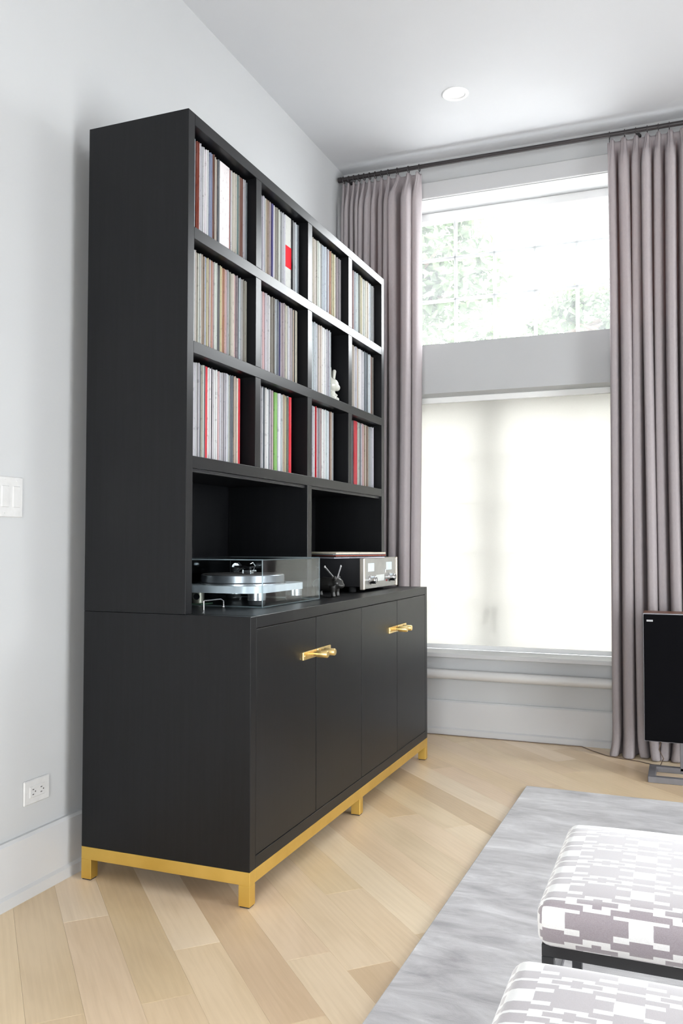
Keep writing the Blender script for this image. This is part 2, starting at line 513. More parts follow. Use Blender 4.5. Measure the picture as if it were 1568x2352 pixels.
solo('wall_left', MB().box(XL - T, XL, YF - .2, YO, -.12, ZC + .1), 'wall_paint', 'plain white wall behind the black cabinet', None, None, 'structure', 0)
mb = MB()
for b in ((XL, WX0, -.12, ZC + .1), (WX1, XR + .2, -.12, ZC + .1), (WX0, WX1, -.12, LZ0), (WX0, WX1, LZ1, UZ0), (WX0, WX1, UZ1, ZC + .1)):
    mb.box(b[0], b[1], YW, YO, b[2], b[3])
solo('wall_back', mb, 'wall_paint', 'white wall holding the tall window', None, None, 'structure', 0)
mb = MB(); x0, x1, z0, z1 = RW
for b in ((XL, x0, -.12, ZC + .1), (x1, XR + .2, -.12, ZC + .1), (x0, x1, -.12, z0), (x0, x1, z1, ZC + .1)):
    mb.box(b[0], b[1], YF - .2, YF, b[2], b[3])
solo('wall_front', mb, 'wall_paint', 'white wall with an added unseen window facing the tall window', None, None, 'structure', 0)
mb = MB(); y0, y1, z0, z1 = SW; y2, y3, z2, z3 = SW2
for b in ((YF, y0, -.12, ZC + .1), (y1, y2, -.12, ZC + .1), (y3, YW, -.12, ZC + .1), (y0, y1, -.12, z0), (y0, y1, z1, ZC + .1), (y2, y3, -.12, z2), (y2, y3, z3, ZC + .1)):
    mb.box(XR, XR + .2, b[0], b[1], b[2], b[3])
solo('wall_right', mb, 'wall_paint', 'white wall opposite the black cabinet', None, None, 'structure', 0)

# ceiling with a round hole for the downlight
LC = (.79, 1.805); LR = .052
mb = MB(); xs = (XL, LC[0] - .15, LC[0] + .15, XR); ys = (YF, LC[1] - .15, LC[1] + .15, YW)
for i in range(3):
    for j in range(3):
        if (i, j) != (1, 1):
            mb.add([(xs[i], ys[j], ZC), (xs[i + 1], ys[j], ZC), (xs[i + 1], ys[j + 1], ZC), (xs[i], ys[j + 1], ZC)], [(0, 1, 2, 3)])
N = 40; vs = []
for k in range(N):
    a = 2 * math.pi * k / N; ca, sa = math.cos(a), math.sin(a); m = .15 / max(abs(ca), abs(sa))
    vs += [(LC[0] + LR * ca, LC[1] + LR * sa, ZC), (LC[0] + m * ca, LC[1] + m * sa, ZC)]
mb.add(vs, [(2 * k, 2 * ((k + 1) % N), 2 * ((k + 1) % N) + 1, 2 * k + 1) for k in range(N)])
mb.box(XL - T, XR + .2, YF - .2, YO, ZC + .1, ZC + .2)
solo('ceiling', mb, 'ceiling_paint', 'flat white painted ceiling', None, None, 'structure', 0)

# baseboards with a bevelled cap and a shoe mould
def baseboard(name, prof, a, b, along):
    mb = MB(); vs = []
    for s in (a, b):
        for (d, z) in prof:
            vs.append((XL + d, s, z) if along == 'y' else (s, YW - d, z))
    n = len(prof); mb.add(vs, [tuple(range(n)), tuple(range(n, 2 * n))] + [(i, (i + 1) % n, n + (i + 1) % n, n + i) for i in range(n)])
    return solo(name, mb, 'trim_paint', None, None, None, 'structure', 25)
PROF = [(0, 0), (.028, 0), (.028, .032), (.018, .040), (.018, .183), (.011, .192), (0, .192)]
tag(baseboard('baseboard_left', PROF, YF, YW - .03, 'y'), 'tall white baseboard along the cabinet wall')
tag(baseboard('baseboard_back', PROF, XL + .03, XR, 'x'), 'tall white baseboard under the window')

# window sill, apron strip
sill = MB().box(WX0 - .05, WX1 + .05, YW - .03, YW + .17, LZ0 - .024, LZ0 + .001, .003)
solo('trim_1', sill, 'trim_paint', 'white window sill board under the roller shade', None, None, 'structure')
solo('trim_2', MB().box(WX0 - .09, WX1 + .09, YW - .014, YW + .002, UZ1 + .004, UZ1 + .10, .004), 'trim_paint', 'white head casing over the upper window', None, None, 'structure')

def window(name, label, x0, x1, z0, z1, y, xm, zm, mull=None, pane='window_glass'):
    fr = MB(); fw = .05
    for b in ((x0, x1, z1 - fw, z1), (x0, x1, z0, z0 + fw * .7), (x0, x0 + fw, z0, z1), (x1 - fw, x1, z0, z1)):
        fr.box(b[0], b[1], y - .03, y + .04, b[2], b[3], .003)
    w = solo(name, fr, 'frame_paint', label, None, None, 'structure', 35, ((x0 + x1) / 2, y, z0))
    for x in xm:
        part('muntin', MB().box(x - .009, x + .009, y - .006, y + .016, z0 + .02, z1 - .03, .002), 'frame_paint', w)
    for z in zm:
        part('muntin', MB().box(x0 + .03, x1 - .03, y - .0055, y + .0155, z - .009, z + .009, .002), 'frame_paint', w)
    if mull:
        part('mullion', MB().box(mull[0], mull[1], y - .004, y + .045, z0 + .02, z1 - .03, .004), 'mullion_grey', w)
    gx = sorted([x0 + fw] + list(xm) + [x1 - fw] + (list(mull) if mull else [])); gz = sorted([z0 + fw * .7] + list(zm) + [z1 - fw])
    for i in range(len(gx) - 1):
        if mull and abs(gx[i] - mull[0]) < 1e-6: continue
        for j in range(len(gz) - 1):
            part('pane', MB().box(gx[i] - .003, gx[i + 1] + .003, y - .0125, y - .0085, gz[j] - .003, gz[j + 1] + .003), pane, w, 0)
    return w
YG = YW + .23
window('window_1', 'upper white grid window above the wall band, bright with trees behind', WX0, WX1, UZ0, UZ1, YG, (.324, .560, .797, 1.034, 1.271, 1.508), (2.549, 2.804))
w2 = window('window_2', 'lower white grid window glowing behind the roller shade', WX0, WX1, LZ0, LZ1, YG + .045, (.33, .5416, 1.0655, 1.29, 1.515), (.73, 1.0285, 1.316, 1.588), (.715, .845))
h = MB().box(.745, .80, YG - .035, YG - .01, .58, .60, .003).tube([(.77, YG - .03, .60), (.77, YG - .045, .64), (.775, YG - .05, .72)], .008, 8)
part('window_handle', h, 'mullion_grey', w2, label='grey casement handle')
def plain_window(name, label, pl, a0, a1, z0, z1, n):
    mb = MB(); fw = .06
    def bx(p, q, r, s):
        if pl[0] == 'y': mb.box(p, q, pl[1] - .03, pl[1] + .03, r, s, .003)
        else: mb.box(pl[1] - .03, pl[1] + .03, p, q, r, s, .003)
    bx(a0, a1, z1 - fw, z1); bx(a0, a1, z0, z0 + fw)
    for i in range(n + 1):
        c = a0 + fw / 2 + (a1 - a0 - fw) * i / n; bx(c - fw / 2, c + fw / 2, z0, z1)
    w = solo(name, mb, 'frame_paint', label, None, None, 'structure')
    for i in range(n):
        p = a0 + fw / 2 + (a1 - a0 - fw) * i / n; q = a0 + fw / 2 + (a1 - a0 - fw) * (i + 1) / n
        m = MB()
        if pl[0] == 'y': m.box(p, q, pl[1] - .002, pl[1] + .002, z0 + .01, z1 - .01)
        else: m.box(pl[1] - .002, pl[1] + .002, p, q, z0 + .01, z1 - .01)
        part('pane', m, 'window_glass', w, 0)
plain_window('fill_window_rear', 'wide white framed window added out of view for fill light, facing the tall window', ('y', YF - .1), RW[0], RW[1], RW[2], RW[3], 4)
plain_window('fill_window_side', 'wide white framed window added out of view for fill light, opposite the black cabinet', ('x', XR + .1), SW[0], SW[1], SW[2], SW[3], 4)
plain_window('fill_window_small', 'small white framed window added to brighten the far wall, near the corner opposite the shelf', ('x', XR + .1), SW2[0], SW2[1], SW2[2], SW2[3], 2)
solo('ground', MB().box(-30, 30, 3.4, 40, -.9, -.8), 'neutral_ground', 'unseen ground outside the tall window, kept grey for neutral bounce light', None, None, 'structure', 0)  # unseen ground, made grey so its bounce light carries no green

# ================================================================== CABINET (base unit with doors)
xb, xh, L = .6102, .3825, 1.8962
zc0, za, zk, zt = .1057, .066, .8616, 2.456
base = thing('base_cabinet', (xb / 2, L / 2, 0), 'black oak base cabinet with four doors on a brass plinth frame', 'cabinet')
BT = .037
part('side_panel', MB().box(.0, xb, 0, BT, zc0, zk - .0005, .0012), 'oak_vertical', base)
part('side_panel', MB().box(.0, xb, L - BT, L, zc0, zk - .0005, .0012), 'oak_vertical', base)
part('counter_top', MB().box(.0, xb, BT, L - BT, zk - BT, zk, .0012), 'oak_horizontal', base)
part('bottom_panel', MB().box(.0, xb, BT, L - BT, zc0, zc0 + .038, .0012), 'oak_horizontal', base)
part('back_panel', MB().box(.0, .014, BT, L - BT, zc0 + .038, zk - BT), 'oak_vertical', base, 0)
part('divider', MB().box(.014, xb - .03, L / 2 - .01, L / 2 + .01, zc0 + .038, zk - BT), 'oak_vertical', base, 0)
DY = [.0365, .4935, .952, 1.4115, 1.866]
dg = .0021
doors = []
for i in range(4):
    a = DY[i] + dg; b = DY[i + 1] - dg
    if i == 3: b = L - BT - dg
    doors.append(part('door', MB().box(xb - .023, xb - .0005, a, b, zc0 + .038 + dg + .0005, zk - BT - dg, .0005), 'oak_vertical', base))
# brass pulls: a screwed plate on each door with a stubby round knob at the meeting edge
for i, d in enumerate(doors):
    gap = DY[1] if i < 2 else DY[3]
    sg = -1 if i % 2 == 0 else 1
    zc = .698
    y0, y1 = sorted((gap + sg * .0022, gap + sg * .122))
    h = MB().box(xb - .001, xb + .0055, y0, y1, zc - .0135, zc + .0135, .0012)
    ky = gap + sg * .033
    h.tube([(xb + .004, ky, zc), (xb + .016, ky, zc), (xb + .018, ky, zc), (xb + .056, ky, zc), (xb + .059, ky, zc)], [.0075, .0075, .0125, .0125, .0105], 20)
    pl = part('handle', h, 'bright_brass', d, label='brass plate pull with a stubby round knob')
# screws belong to the plates' door as fixings (third level would be too deep), so they sit with the handle
    sc = MB().ball((xb + .0055, gap + sg * .111, zc), .0025, .0045, .0045, 10, 6)
    part('screw', sc, 'bright_brass', d)
# brass plinth frame
ap = .036
for b in ((0, xb, 0, ap), (0, xb, L - ap, L)):
    part('plinth_rail', MB().box(b[0], b[1], b[2], b[3], za, zc0, .001), 'brass', base)
for b in ((xb - ap, xb), (0, ap)):
    part('plinth_rail', MB().box(b[0], b[1], ap, L - ap, za, zc0, .001), 'brass', base)
for y in (0, L / 2 - ap / 2, L - ap):
    for x in (xb - .0375, 0):
        lg = part('leg', MB().box(x, x + .0375, y, y + ap, .004, za, .001), 'brass', base)
        part('foot_pad', MB().box(x + .003, x + .0345, y + .003, y + ap - .003, 0, .004), 'rubber', lg)

# ================================================================== HUTCH (record shelves)
hut = thing('record_shelf', (xh / 2, L / 2, zk), 'tall black open shelf unit of twelve record cubbies above the base cabinet', 'shelf')
ht = .0382
part('side_panel', MB().box(0, xh, 0, ht, zk, zt, .0012), 'oak_vertical', hut)
part('side_panel', MB().box(0, xh, L - ht, L, zk, zt, .0012), 'oak_vertical', hut)
part('top_panel', MB().box(0, xh, ht, L - ht, zt - .0384, zt, .0012), 'oak_horizontal', hut)
part('back_panel', MB().box(0, .012, ht, L - ht, zk, zt - .0384), 'oak_vertical', hut, 0)
SH = [(2.0516, 2.0906), (1.6856, 1.7246), (1.3196, 1.3586)]          # shelf bottom, top
ROWF = [2.0906, 1.7246, 1.3586]
for (a, b) in SH:
    part('shelf', MB().box(.012, xh - .0003, ht, L - ht, a, b, .0012), 'oak_horizontal', hut)
DV = [(.4620, .5045), (.9265, .9700), (1.3905, 1.4360)]
for (a, b) in DV:
    for (z0, z1) in ((SH[0][1], zt - .0384), (SH[1][1], SH[0][0]), (SH[2][1], SH[1][0])):
        part('divider', MB().box(.012, xh - .0005, a, b, z0, z1, .0012), 'oak_vertical', hut)
part('divider', MB().box(.012, xh - .0005, DV[1][0], DV[1][1], zk, SH[2][0], .0012), 'oak_vertical', hut)
for (a, b) in ((ht, DV[1][0]), (DV[1][1], L - ht)):
    part('light_rail', MB().box(xh - .022, xh - .012, a + .002, b - .002, SH[2][0] - .011, SH[2][0] - .005, .001).box(xh - .035, xh - .012, a + .002, b - .002, SH[2][0] - .005, SH[2][0]), 'black_metal', hut)

# ================================================================== RECORDS
PAL = {'W': ((.80, .79, .80), 'white'), 'L': ((.60, .58, .66), 'lavender'), 'C': ((.68, .61, .50), 'cream'),
       'G': ((.42, .42, .44), 'grey'), 'P': ((.58, .66, .72), 'icy-blue'), 'T': ((.48, .36, .25), 'tan'),
       'B': ((.15, .065, .045), 'brown'), 'K': ((.02, .02, .024), 'black'), 'R': ((.62, .02, .035), 'red'),
       'O': ((.62, .24, .09), 'orange'), 'E': ((.22, .45, .12), 'green'), 'N': ((.06, .055, .20), 'navy'),
       'V': ((.27, .25, .20), 'olive'), 'M': ((.42, .33, .36), 'mauve'), 'S': ((.13, .16, .19), 'slate'),
       'I': ((.70, .40, .40), 'pink'), 'Y': ((.66, .58, .28), 'yellow'), 'Q': ((.36, .07, .035), 'rust'),
       'H': ((.62, .68, .60), 'mint'), 'J': ((.10, .22, .24), 'teal'), 'Z': ((.22, .29, .48), 'dusty-blue')}
COLN = ['fourth column from curtain', 'third column from curtain', 'second column from curtain', 'column beside curtain']
ROWN = ['top row', 'middle row', 'bottom row']
REC = .037
XS = xh - REC
cropA = (420, 5.227); cropB = (680, 6.19); cropE = (690, 5.348)
CUB = {  # row, col: (crop, reference pixel row, [(colour, x0, x1, one thick box?)])
 (0, 0): (cropA, 440, 'Q145-185 L188-236 W238-298 K299-304 Z305-352 B353-372 C373-414 S415-434 W436-552! H552-562 Q563-570 L571-590 C591-650 J652-666 V667-682 B684-722! G723-745 P746-757 S758-768'),
 (0, 1): (cropA, 560, 'L945-984 T985-1028 M1029-1064 N1065-1086 W1087-1106 V1109-1150 H1151-1172 G1173-1200 L1201-1236 X1238-1306! K1308-1322 G1323-1350 P1351-1372 S1373-1386'),
 (1, 0): (cropA, 700, 'C133-181 H182-208 T210-252 Z253-268 Y269-300 M301-322 W323-338 O339-352 I353-370 H371-402 K403-442! Y444-469 O470-496 I497-528 G529-556 V557-580 C582-612 I613-630 M631-648 S649-672 P673-698 G699-715 V716-760'),
 (1, 1): (cropA, 780, 'I945-984 L985-1012 W1013-1050 V1053-1092 P1093-1128 S1129-1152 N1153-1172 M1173-1214 C1215-1246 L1247-1284 M1285-1304 S1305-1318 T1319-1340 K1341-1346 C1347-1362 V1363-1381'),
 (2, 0): (cropA, 960, 'L122-160 W161-186 S189-205 C206-226 H227-243 S245-266 R269-300! W301-338 K339-348 W349-404 I408-428 L429-450 G451-474 V475-488 L489-524 P525-540 J541-556 C557-566 S567-608 T609-640 C641-664 R665-696!'),
 (2, 1): (cropA, 1010, 'L928-968 S969-974 W975-1022 S1024-1040 L1041-1056 M1057-1068 I1069-1090 E1092-1126! H1128-1138 W1140-1168 P1169-1196 T1200-1222 Y1223-1236 V1237-1258 L1259-1274 R1276-1302!'),
 (0, 2): (cropB, 640, 'C230-300 H301-346 G349-372 P373-420 L421-466 O468-486 T487-500 Y502-534 C535-560 S562-570 M571-600 G601-638'),
 (0, 3): (cropB, 690, 'L794-804 I805-820 S821-828 P829-890 V893-904 Y905-930 T931-942 H944-984 C985-1020 K1021-1026 P1027-1064 G1065-1106'),
 (1, 2): (cropE, 830, 'P140-192 L193-214 C215-262 W263-312 L313-346 P347-366'),
 (1, 3): (cropE, 880, 'C628-662 L663-694 T697-714 W716-746 L747-774 S776-828 P829-848 W849-864 B866-880 V881-892'),
 (2, 2): (cropE, 1020, 'L134-160 W161-178 R180-190 W191-196 S197-206 M208-242 I243-254 W256-310 P311-346 B348-362 T363-378 G379-402'),
 (2, 3): (cropE, 1040, 'S640-648 R650-690! H692-726 S727-736 L737-752 I753-772 T774-790 C791-806 B807-814 T815-832 G833-862 L863-896'),
}
def sleeve_mesh(w, hgt, dep):
    """sleeve with a slightly rounded spine; local origin at the foot of the spine, y across, x back into the shelf"""
    e = min(.0012, w * .3); mb = MB()
    mb.prism([(-dep, -w / 2), (-e, -w / 2), (0, -w / 2 + e), (0, w / 2 - e), (-e, w / 2), (-dep, w / 2)], 0, hgt)
    return mesh_from('record_sleeve', mb, (0, 0, 0), 0)
rr = random.Random(3); cache = {}; many_v = []; many_f = []; many_c = []; nrec = 0
for (row, colm), (crop, pyr, txt) in CUB.items():
    z0 = ROWF[row]
    segs = []
    for tok in txt.split():
        box1 = tok.endswith('!'); tok = tok.rstrip('!'); a, b = tok[1:].split('-')
        segs.append((tok[0], unproject(crop[0] + float(a) / crop[1], pyr, 0, XS).y, unproject(crop[0] + float(b) / crop[1], pyr, 0, XS).y, box1))
    lo = ht if colm == 0 else DV[colm - 1][1]; hi = DV[colm][0] if colm < 3 else L - ht
    first, last = segs[0][1], segs[-1][2]
    lo2 = lo + .002; hi2 = min(hi - .004, last)
    k = (hi2 - first) / (last - first)
    segs = [(c, first + (a - first) * k, first + (b - first) * k, q) for c, a, b, q in segs]
    if first - lo2 > .008:                            # the start of the row hides behind the upright
        nh = max(1, round((first - lo2) / .02))
        segs = [(rr.choice('WCGLPM') + 'h', lo2 + (first - lo2) * i / nh, lo2 + (first - lo2) * (i + 1) / nh, False) for i in range(nh)] + segs
    vis = [g for g in segs if len(g[0]) == 1]
    for c, a, b, q in segs:
        vi = vis.index((c, a, b, q)) if len(c) == 1 else 0
        cn = lambda k_: 'white' if k_ == 'X' else PAL[k_][1]
        pv = cn(vis[vi - 1][0]) if vi > 0 else 'the upright'; nx_ = cn(vis[vi + 1][0]) if vi + 1 < len(vis) else None
        where = 'between %s and %s ones' % (pv, nx_) if nx_ else 'ending the row after %s ones' % pv
        hid = len(c) > 1; c = c[0]
        w = b - a; n = 1 if q else max(1, round(w / (.0057 if colm < 2 else .0055)))
        for i in range(n):
            y = a + w * (i + .5) / n; ww = w / n - .0009
            hh = .312 + rr.uniform(-.004, .003); rec = rr.uniform(-.003, .004)
            rgb = PAL['W' if c == 'X' else c][0]; j = rr.uniform(.7, 1.15)
            lum = sum(rgb) / 3; sat = 1.0 if c in 'REKXBQN' else .68
            rgb = tuple(min(.8, (lum + (x - lum) * sat) * .74 * j * rr.uniform(.96, 1.04)) for x in rgb)
            if (colm < 2 or q) and not hid:
                key = (round(ww - .00004, 4), round(hh, 3))
                if key not in cache: cache[key] = sleeve_mesh(max(.0015, key[0]), key[1], .315)
                me = cache[key]
                o = bpy.data.objects.new('vinyl_record' if not q else 'record_box_set', me); COL.objects.link(o)
                if not me.materials: me.materials.append(MAT['sleeve'])
                o.location = (XS + rec, y, z0); o.color = rgb + (1,); ORG[o.name] = tuple(o.location)
                nm = 'white' if c == 'X' else PAL[c][1]
                if c == 'X':
                    tag(o, 'thick white record box with a bright red band on its spine, top row', 'record')
                    bd = MB().box(XS + rec - .315, XS + rec + .0006, y - ww / 2 - .0002, y + ww / 2 + .0002, z0 + .105, z0 + .193)
                    t_ = NT('red_band'); t_.base((.62, .008, .02), .6, 0, .05); MAT['red_band'] = t_.m
                    part('red_band', bd, 'red_band', o, 0, 'bright red band')
                elif q:
                    tag(o, 'thick %s box set %s, %s, %s' % (nm, where, ROWN[row], COLN[colm]), 'record', 'thick box sets among the records')
                else:
                    tag(o, 'thin %s record %s, %s, %s' % (nm, where, ROWN[row], COLN[colm]), 'record', '%s records %s, %s, %s' % (nm, where, ROWN[row], COLN[colm])); nrec += 1
            else:
                b0 = len(many_v); e = .001
                pr_ = [(-.315, -ww / 2), (-e, -ww / 2), (0, -ww / 2 + e), (0, ww / 2 - e), (-e, ww / 2), (-.315, ww / 2)]
                m_ = MB().prism(pr_, 0, hh)
                many_v += [(XS + rec + x, y + yy, z0 + z) for x, yy, z in m_.v]
                for f_ in m_.f:
                    many_f.append(tuple(i_ + b0 for i_ in f_)); many_c.append((rgb, len(f_)))
mb = MB(); mb.v = many_v; mb.f = many_f
me = bpy.data.meshes.new('vinyl_records'); org = (XS - .15, 1.4, ROWF[2])
me.from_pydata([(x - org[0], y - org[1], z - org[2]) for x, y, z in many_v], [], many_f)
ca = me.color_attributes.new('Col', 'FLOAT_COLOR', 'CORNER'); buf = []
for rgb, n in many_c: buf += list(rgb + (1.0,)) * n
ca.data.foreach_set('color', buf)
tag(link_mesh('vinyl_records', me, 'sleeve_many', None, org), 'rows of record spines filling the two cubby columns nearest the curtain', 'records', None, 'stuff')
print('records as things', nrec)

# ================================================================== SMALL FIGURINES
def blob(name, mb, mat, label, cat, org, voxel):
    o = solo(name, mb, mat, label, cat, None, None, 0, org)
    m = o.modifiers.new('remesh', 'REMESH'); m.mode = 'VOXEL'; m.voxel_size = voxel; m.use_smooth_shade = True
    s = o.modifiers.new('smooth', 'SMOOTH'); s.factor = .5; s.iterations = 3
    return o
fx, fy, fz = .334, 1.3015, ROWF[1]
mb = MB()
for s in (-1, 1): mb.ball((fx + .008, fy + s * .018, fz + .013), .022, .016, .0135, 14, 8)
mb.ball((fx, fy, fz + .034), .018, .024, .024)
for s in (-1, 1): mb.tube([(fx, fy + s * .018, fz + .042), (fx + .012, fy + s * .031, fz + .030)], [.008, .009], 10)
mb.ball((fx, fy, fz + .078), .032, .039, .032); mb.ball((fx + .020, fy + .010, fz + .066), .016, .022, .016)
for s, l in ((-1, .05), (1, .045)):
    mb.tube([(fx, fy + s * .018, fz + .100), (fx, fy + s * .024, fz + .118), (fx, fy + s * .030, fz + .100 + l)], [.008, .0085, .010], 12)
    mb.ball((fx, fy + s * .030, fz + .100 + l), .010, .010, .010, 12, 8)
blob('rabbit_figurine', mb, 'figurine_pale', 'small glossy pale rabbit figurine standing in a cubby beside records', 'figurine', (fx, fy, fz), .0022)

gx, gy, gz = .465, .98, zk
mb = MB()
mb.tube([(gx - .06, gy + .012, gz + .047), (gx - .035, gy + .008, gz + .052), (gx, gy + .002, gz + .05), (gx + .02, gy, gz + .052)], [.024, .029, .028, .024], 16)
mb.ball((gx - .06, gy + .012, gz + .048), .026, .024, .025); mb.ball((gx + .030, gy - .004, gz + .056), .025, .024, .023); mb.ball((gx + .046, gy - .006, gz + .047), .015, .017, .013)
for (dx, dy) in ((.018, -.020), (.020, .018), (-.062, -.006), (-.060, .030)):
    mb.tube([(gx + dx, gy + dy, gz + .045), (gx + dx, gy + dy, gz + .018), (gx + dx + .002, gy + dy, gz + .001)], [.013, .009, .010], 12)
for s in (-1, 1): mb.ball((gx + .026, gy + s * .022, gz + .078), .007, .008, .009, 10, 6)
fig = blob('bull_figurine', mb, 'figurine_dark', 'small glossy black four-legged animal figurine with two long thin horns', 'figurine', (gx, gy, gz), .0028)
for s, dy, hh, ex in ((-1, -.070, .050, -.012), (1, .026, .050, .010)):
    part('horn', MB().tube([(gx + .022, gy + s * .010, gz + .072), (gx + .020 + ex * .5, gy + s * .012 + dy * .5, gz + .074 + hh * .5), (gx + .018 + ex, gy + s * .012 + dy, gz + .074 + hh)], [.0042, .0034, .0042], 10)
         .ball((gx + .018 + ex, gy + s * .012 + dy, gz + .074 + hh), .0048, .0048, .006, 10, 6), 'steel', fig, label='long thin grey horn')

# ================================================================== TURNTABLE
tx0, tx1, ty0, ty1 = .10, .494, .3034, .79
ttc = ((tx0 + tx1) / 2, (ty0 + ty1) / 2, zk)
tt = thing('turntable', ttc, 'record player with white slab plinth and silver platter under a clear lid', 'turntable')
pc = unproject(557.5, 1333, 0, .30); pcx, pcy = .30, pc.y
def rrect(x0, x1, y0, y1, r, n=8):
    P = []
    for cx, cy, a0 in ((x1 - r, y1 - r, 0), (x0 + r, y1 - r, 90), (x0 + r, y0 + r, 180), (x1 - r, y0 + r, 270)):
        P += [(cx + r * math.cos(math.radians(a0 + 90 * k / n)), cy + r * math.sin(math.radians(a0 + 90 * k / n))) for k in range(n + 1)]
    return P
ps0 = unproject(557, 1368, 0, .455).z; pt = ps0 + .0245
part('plinth', MB().prism(rrect(.135, .465, .322, .764, .085), ps0, pt), 'white_acrylic', tt, 25, 'white acrylic slab plinth')
part('sub_platter', MB().lathe([(.162, pt), (.162, pt + .004), (.155, pt + .006)], (pcx, pcy, 0), 2, 48), 'steel', tt)
plt = part('platter', MB().lathe([(.150, pt + .006), (.1535, pt + .008), (.1535, pt + .032), (.151, pt + .0345), (.0, pt + .0345)], (pcx, pcy, 0), 2, 64), 'platter', tt, label='thick silver platter')
part('platter_mat', MB().lathe([(.148, pt + .0345), (.148, pt + .037), (0, pt + .037)], (pcx, pcy, 0), 2, 48), 'platter_mat', plt)
part('spindle', MB().lathe([(.0036, pt + .034), (.0036, pt + .05), (0, pt + .052)], (pcx, pcy, 0), 2, 12), 'steel', plt)
for (x, y) in ((.43, .385), (.43, .69), (.17, .69)):
    f_ = part('foot', MB().lathe([(.030, zk + .020), (.032, zk + .022), (.032, ps0)], (x, y, 0), 2, 28), 'steel', tt)
    part('rubber_ring', MB().lathe([(.024, zk), (.030, zk + .006), (.030, zk + .020)], (x, y, 0), 2, 28), 'rubber', f_)
# tonearm: pivot post at the far corner, arm, headshell resting over the mat
part('arm_base', MB().lathe([(.028, pt), (.028, pt + .03), (.018, pt + .034), (.018, pt + .055)], (.19, .665, 0), 2, 28), 'black_metal', tt)
arm = part('tonearm', MB().tube([(.18, .70, pt + .057), (.19, .665, pt + .057), (.27, .59, pt + .059), (.345, .500, pt + .057)], .0045, 10), 'black_metal', tt)
part('counterweight', MB().tube([(.172, .72, pt + .057), (.176, .71, pt + .057), (.186, .68, pt + .057), (.19, .67, pt + .057)], [.014, .017, .017, .014], 20), 'steel', arm)
part('headshell', MB().box(.335, .362, .468, .515, pt + .045, pt + .051, .001).box(.340, .357, .478, .502, pt + .0372, pt + .045, .001), 'steel', arm, label='silver headshell')
part('finger_lift', MB().tube([(.357, .50, pt + .051), (.366, .495, pt + .066), (.362, .485, pt + .079), (.355, .478, pt + .074)], .002, 8), 'steel', arm)
part('cue_lever', MB().tube([(.20, .63, pt + .03), (.235, .635, pt + .052), (.28, .65, pt + .058)], .003, 8), 'steel', tt)
# clear lid: five acrylic panes and polished edges
th = .0035; lz = 1.0255
lid = part('lid', MB().box(tx0, tx1, ty0, ty1, lz - th, lz), 'acrylic', tt, 0, 'clear acrylic dust cover')
for b in ((tx1 - th, tx1, ty0, ty1), (tx0, tx0 + th, ty0, ty1), (tx0 + th, tx1 - th, ty0, ty0 + th), (tx0 + th, tx1 - th, ty1 - th, ty1)):
    part('lid_wall', MB().box(b[0], b[1], b[2], b[3], zk + .002, lz - th), 'acrylic', lid, 0)
eg = MB(); r = .0022
for (x, y) in ((tx0, ty0), (tx1, ty0), (tx1, ty1), (tx0, ty1)): eg.tube([(x, y, zk + .002), (x, y, lz)], r, 8)
for z in (zk + .002 + r, lz): eg.tube([(tx0, ty0, z), (tx1, ty0, z), (tx1, ty1, z), (tx0, ty1, z), (tx0, ty0, z)], r, 8)
part('lid_edge', eg, 'acrylic_edge', lid, label='polished acrylic edge')
mp_ = unproject(455, 1388, 2, zk); mpx, mpy = mp_.x, mp_.y
mpy = max(mpy, ty0 + .040)
mot = part('motor_pod', MB().lathe([(.020, zk + .004), (.0215, zk + .006), (.0215, ps0 - .002), (.019, ps0), (0, ps0)], (mpx, mpy, 0), 2, 32), 'brass_grey', tt, label='brass-grey round motor pod')
part('socket', MB().tube([(mpx + .006, mpy - .0195, zk + .029), (mpx + .0078, mpy - .0245, zk + .029)], .011, 24), 'black_plastic', mot, label='round black socket')
part('card', MB().box(mpx - .030, mpx + .030, mpy - .030, mpy + .052, zk, zk + .004, .001), 'green_card', mot, label='green card')
a_ = unproject(513, 1394, 2, zk + .004)
solo('wire_stand', MB().tube([(a_.x - .02, a_.y - .095, zk + .03), (a_.x - .003, a_.y - .012, zk + .031), (a_.x, a_.y, zk + .024), (a_.x, a_.y, zk + .004)], .002, 8)
     .ball((a_.x, a_.y, zk + .0045), .0045, .0045, .0045, 10, 6).tube([(a_.x - .02, a_.y - .095, zk + .03), (a_.x - .02, a_.y - .095, zk)], .002, 8), 'steel', 'thin bent metal wire stand beside the record player lid', 'wire')

# ================================================================== AMPLIFIER
ax, ay0, ay1, az0, az1 = .490, 1.290, 1.772, zk + .011, 1.0135
amp = thing('amplifier', (.30, (ay0 + ay1) / 2, zk), 'black stereo amplifier with champagne face, two pale meters and chrome knobs', 'amplifier')
part('body', MB().box(.10, ax - .016, ay0 + .015, ay1 - .015, az0 + .012, az1, .002), 'black_plastic', amp)
part('face_plate', MB().box(ax - .016, ax - .004, ay0 + .018, ay1 - .018, az0 + .002, az1, .001), 'faceplate', amp)
for y in (ay0, ay1 - .018):
    part('end_cap', MB().box(ax - .016, ax + .006, y, y + .018, az0, az1, .003), 'champagne', amp)
part('face_glass', MB().box(ax - .004, ax - .001, ay0 + .018, ay1 - .018, az0 + .022, az1 - .004), 'faceplate', amp, 0)
for (a, b, z0, z1, mt, nm) in ((1.360, 1.440, .952, .990, 'meter', 'meter'), (1.615, 1.695, .953, .991, 'meter', 'meter'), (1.470, 1.582, .904, .934, 'display', 'display')):
    part(nm, MB().box(ax - .002, ax + .0008, a, b, z0, z1, .001), mt, amp, label='pale blue level meter window' if nm == 'meter' else 'pale display window')
